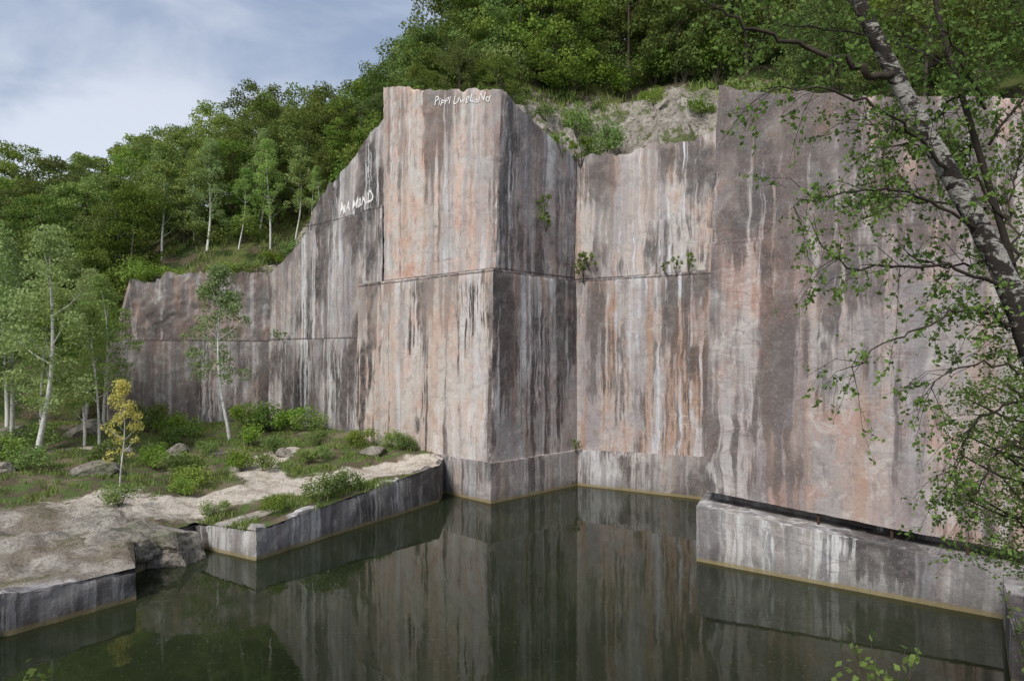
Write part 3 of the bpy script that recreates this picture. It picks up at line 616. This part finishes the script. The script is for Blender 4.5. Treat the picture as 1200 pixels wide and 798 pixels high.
branches = [
    ([(3.36, 6, 10.4), (3.1, 5.9, 10.42), (2.8, 5.85, 10.5), (2.2, 5.75, 10.68), (1.75, 5.7, 10.82), (1.45, 5.7, 11.1)], 8, .034),
    ([(3.82, 6, 9.55), (3.3, 5.8, 9.95), (2.65, 5.7, 10.15), (2.1, 5.6, 10.15)], 18, .016),
    ([(4.12, 6, 9.06), (3.45, 5.8, 9.35), (2.8, 5.6, 9.3), (2.2, 5.5, 9.15)], 18, .013),
    ([(4.4, 6, 8.5), (3.75, 5.9, 8.75), (3.0, 5.8, 8.72), (2.5, 5.7, 8.95)], 20, .015),
    ([(4.6, 6, 8.1), (3.95, 5.9, 8.35), (3.35, 5.8, 8.15), (2.8, 5.7, 7.85)], 14, .013),
    ([(4.75, 6, 7.7), (4.2, 6.1, 7.9), (3.7, 6, 7.72)], 10, .012),
    ([(4.95, 6.2, 7.6), (4.6, 6.4, 7.5), (4.3, 6.5, 7.2), (4.2, 6.5, 6.7)], 24, .013),
    ([(4.95, 6.1, 7.2), (4.7, 6.3, 7.2), (4.45, 6.5, 6.8), (4.4, 6.5, 6.4)], 22, .012),
    ([(4.3, 6.2, 10.2), (3.9, 6, 10.7), (3.3, 5.9, 10.95)], 36, .012),
    ([(4.5, 6.2, 9.2), (4.0, 6.4, 9.9), (3.4, 6.4, 9.9)], 22, .012),
    ([(4.4, 6.3, 9.9), (4.7, 6.2, 10.5), (4.6, 6.1, 11.0)], 42, .012),
    ([(4.2, 6.3, 10.6), (3.6, 6.6, 11.0), (2.9, 6.6, 11.15), (2.4, 6.5, 11.1)], 36, .012),
    ([(4.55, 6.2, 8.8), (4.7, 6.4, 9.4), (4.8, 6.4, 9.9)], 34, .012),
    ([(4.5, 6.2, 8.9), (4.2, 6.5, 8.8), (3.8, 6.6, 8.95)], 18, .012),
    ([(3.1, 6, 10.95), (2.7, 6.1, 11.25), (2.1, 6.2, 11.3)], 14, .012),
    ([(4.2, 6.3, 10.4), (4.0, 6.8, 10.2), (3.6, 7, 10.4)], 30, .012),
    ([(4.3, 6.3, 9.9), (4.5, 6.9, 10.1), (4.6, 7, 10.6)], 36, .012),
    ([(4.3, 6.2, 9.3), (4.1, 6.8, 9.5), (3.7, 7, 9.6)], 18, .012),
    ([(4.75, 6.1, 7.9), (4.6, 6.3, 8.2), (4.35, 6.4, 8.25)], 16, .01),
]
LV = []; LF = []; LC = []
for bi, (b, nt_, rr_) in enumerate(branches):
    sp = smooth_pts(b, 6)
    sp = [sp[0]] + [s + Vector((random.gauss(0, .02), random.gauss(0, .02), random.gauss(0, .02))) for s in sp[1:]]
    tube(LV, LF, sp, [rr_ * (1 - i / len(sp)) + .003 for i in range(len(sp))], 6)
    n = len(sp)
    for k in range(nt_):
        i = random.randint(max(1, int(n * .15)), n - 1); s = sp[i]
        dirv = (sp[min(i + 1, n - 1)] - sp[i - 1]).normalized()
        d = (dirv * random.uniform(.3, 1) + Vector((random.gauss(0, .35), random.gauss(0, .5), random.gauss(-.05, .45)))).normalized()
        L = random.uniform(.2, .6); p1 = s + d * L * .5 + Vector((0, 0, .02)); p2 = s + d * L + Vector((0, 0, -.06 - L * .15))
        tube(LV, LF, [s, p1, p2], [.0038, .0026, .0013], 4)
        for q in range(4):
            t = random.uniform(.2, 1); a = s.lerp(p2, t); dd = (d + Vector((random.gauss(0, .6), random.gauss(0, .6), random.gauss(-.25, .45)))).normalized()
            l2 = random.uniform(.1, .3); e2 = a + dd * l2; tube(LV, LF, [a, e2], [.002, .001], 3)
            for w in range(random.randint(5, 8)):
                LC.append(a.lerp(e2, random.uniform(.1, 1.05)) + Vector((random.gauss(0, .022), random.gauss(0, .022), random.gauss(-.015, .022))))
add('limb', mk('limb', LV, LF, [M['twig']]), hero)
LCa = np.array([tuple(c) for c in LC]); add('crown', quads_mesh('crown', leaf_arrays(LCa, .050 * rng.uniform(.6, 1.3, len(LCa)), .33, .35), [M['leafN']]), hero)
unparent_fix(hero)

def sprig(x, y, z, h, spread, nst, label):
    V = []; F = []; C = []
    for i in range(nst):
        a = random.uniform(0, 6.28); tip = Vector((math.cos(a) * spread, math.sin(a) * spread * .6, h * random.uniform(.6, 1)))
        pts = [Vector((0, 0, -.1)), tip * .5 + Vector((0, 0, h * .12)), tip]; tube(V, F, pts, [.006, .004, .002], 4)
        for w in range(18):
            t = random.uniform(.3, 1); c = (pts[0].lerp(pts[1], t * 2) if t < .5 else pts[1].lerp(pts[2], t * 2 - 1))
            C.append(tuple(c + Vector((random.gauss(0, .035), random.gauss(0, .035), random.gauss(0, .03)))))
    C = np.array(C); me = quads_mesh('shrub', leaf_arrays(C, .045 * rng.uniform(.6, 1.3, len(C))), [M['leafN'], M['bark']], V, F)
    add('shrub', me, None, label, 'shrub', None, 'leafy sprigs on the near bank', (x, y, z))
for a in [(2.1, 3.9, 5.5, .92, .22, 8), (2.25, 4.1, 5.4, .9, .2, 7), (3.95, 5.2, 5.4, .85, .25, 8), (-2.75, 3.75, 5.6, .68, .15, 5), (-2.6, 3.7, 5.6, .62, .15, 4)]:
    sprig(*a, 'thin leafy sprig rising from the near bank')

# ------------------------------------------------------------------ sky, sun, camera
w = bpy.data.worlds.new('World'); scn.world = w; w.use_nodes = True; nt = w.node_tree; nt.nodes.clear()
def wn(t, ins=None, **pr):
    nd = nt.nodes.new(t)
    for k, v in pr.items(): setattr(nd, k, v)
    for k, v in (ins or {}).items():
        if isinstance(v, bpy.types.NodeSocket): nt.links.new(v, nd.inputs[k])
        else: nd.inputs[k].default_value = v
    return nd
EL = 46; AZ = 210
sky = wn('ShaderNodeTexSky', sky_type='NISHITA', sun_disc=False, sun_elevation=R(EL), sun_rotation=R(AZ))
tc = wn('ShaderNodeTexCoord').outputs['Generated']
mp = wn('ShaderNodeMapping', {'Vector': tc, 'Scale': (1, 1, 2.6), 'Location': (.3, .1, .2)}).outputs[0]
cn = wn('ShaderNodeTexNoise', {'Vector': mp, 'Scale': 2.1, 'Detail': 7, 'Roughness': .55, 'Distortion': .4}).outputs['Fac']
el = wn('ShaderNodeSeparateXYZ', {0: tc}).outputs[2]
elf = wn('ShaderNodeMapRange', {0: el, 1: .22, 2: .42, 3: .12, 4: -.06}).outputs[0]
cna = wn('ShaderNodeMath', {0: cn, 1: elf}, operation='ADD').outputs[0]
cf = wn('ShaderNodeMapRange', {0: cna, 1: .38, 2: .64}, interpolation_type='SMOOTHSTEP').outputs[0]
cc = wn('ShaderNodeMix', {0: cf, 6: (2.8, 3.5, 4.9, 1), 7: (7.2, 7.5, 8.2, 1)}, data_type='RGBA').outputs[2]
mx = wn('ShaderNodeMix', {0: .7, 6: sky.outputs[0], 7: cc}, data_type='RGBA').outputs[2]
bg = wn('ShaderNodeBackground', {0: mx, 1: .125}); wo = wn('ShaderNodeOutputWorld', {0: bg.outputs[0]})
sd = bpy.data.lights.new('sun', 'SUN'); sd.energy = 3.3; sd.angle = R(18); sd.color = (1, .96, .90)
so = bpy.data.objects.new('sun', sd); COL.objects.link(so)
a = R(AZ); dv = Vector((math.sin(a) * math.cos(R(EL)), math.cos(a) * math.cos(R(EL)), math.sin(R(EL))))
so.rotation_euler = dv.to_track_quat('Z', 'Y').to_euler(); so.location = (0, 0, 60)

cd = bpy.data.cameras.new('camera'); cd.sensor_width = 36; cd.lens = 24; cd.shift_y = .0108; cd.clip_end = 2000; cd.clip_start = .1
co = bpy.data.objects.new('camera', cd); COL.objects.link(co); co.location = (0, 0, 8); co.rotation_euler = (R(90), 0, 0)
scn.camera = co
scn.view_settings.view_transform = 'Standard'; scn.view_settings.look = 'None'; scn.view_settings.exposure = 0
print('trees', cnt, 'leaves', len(LC))
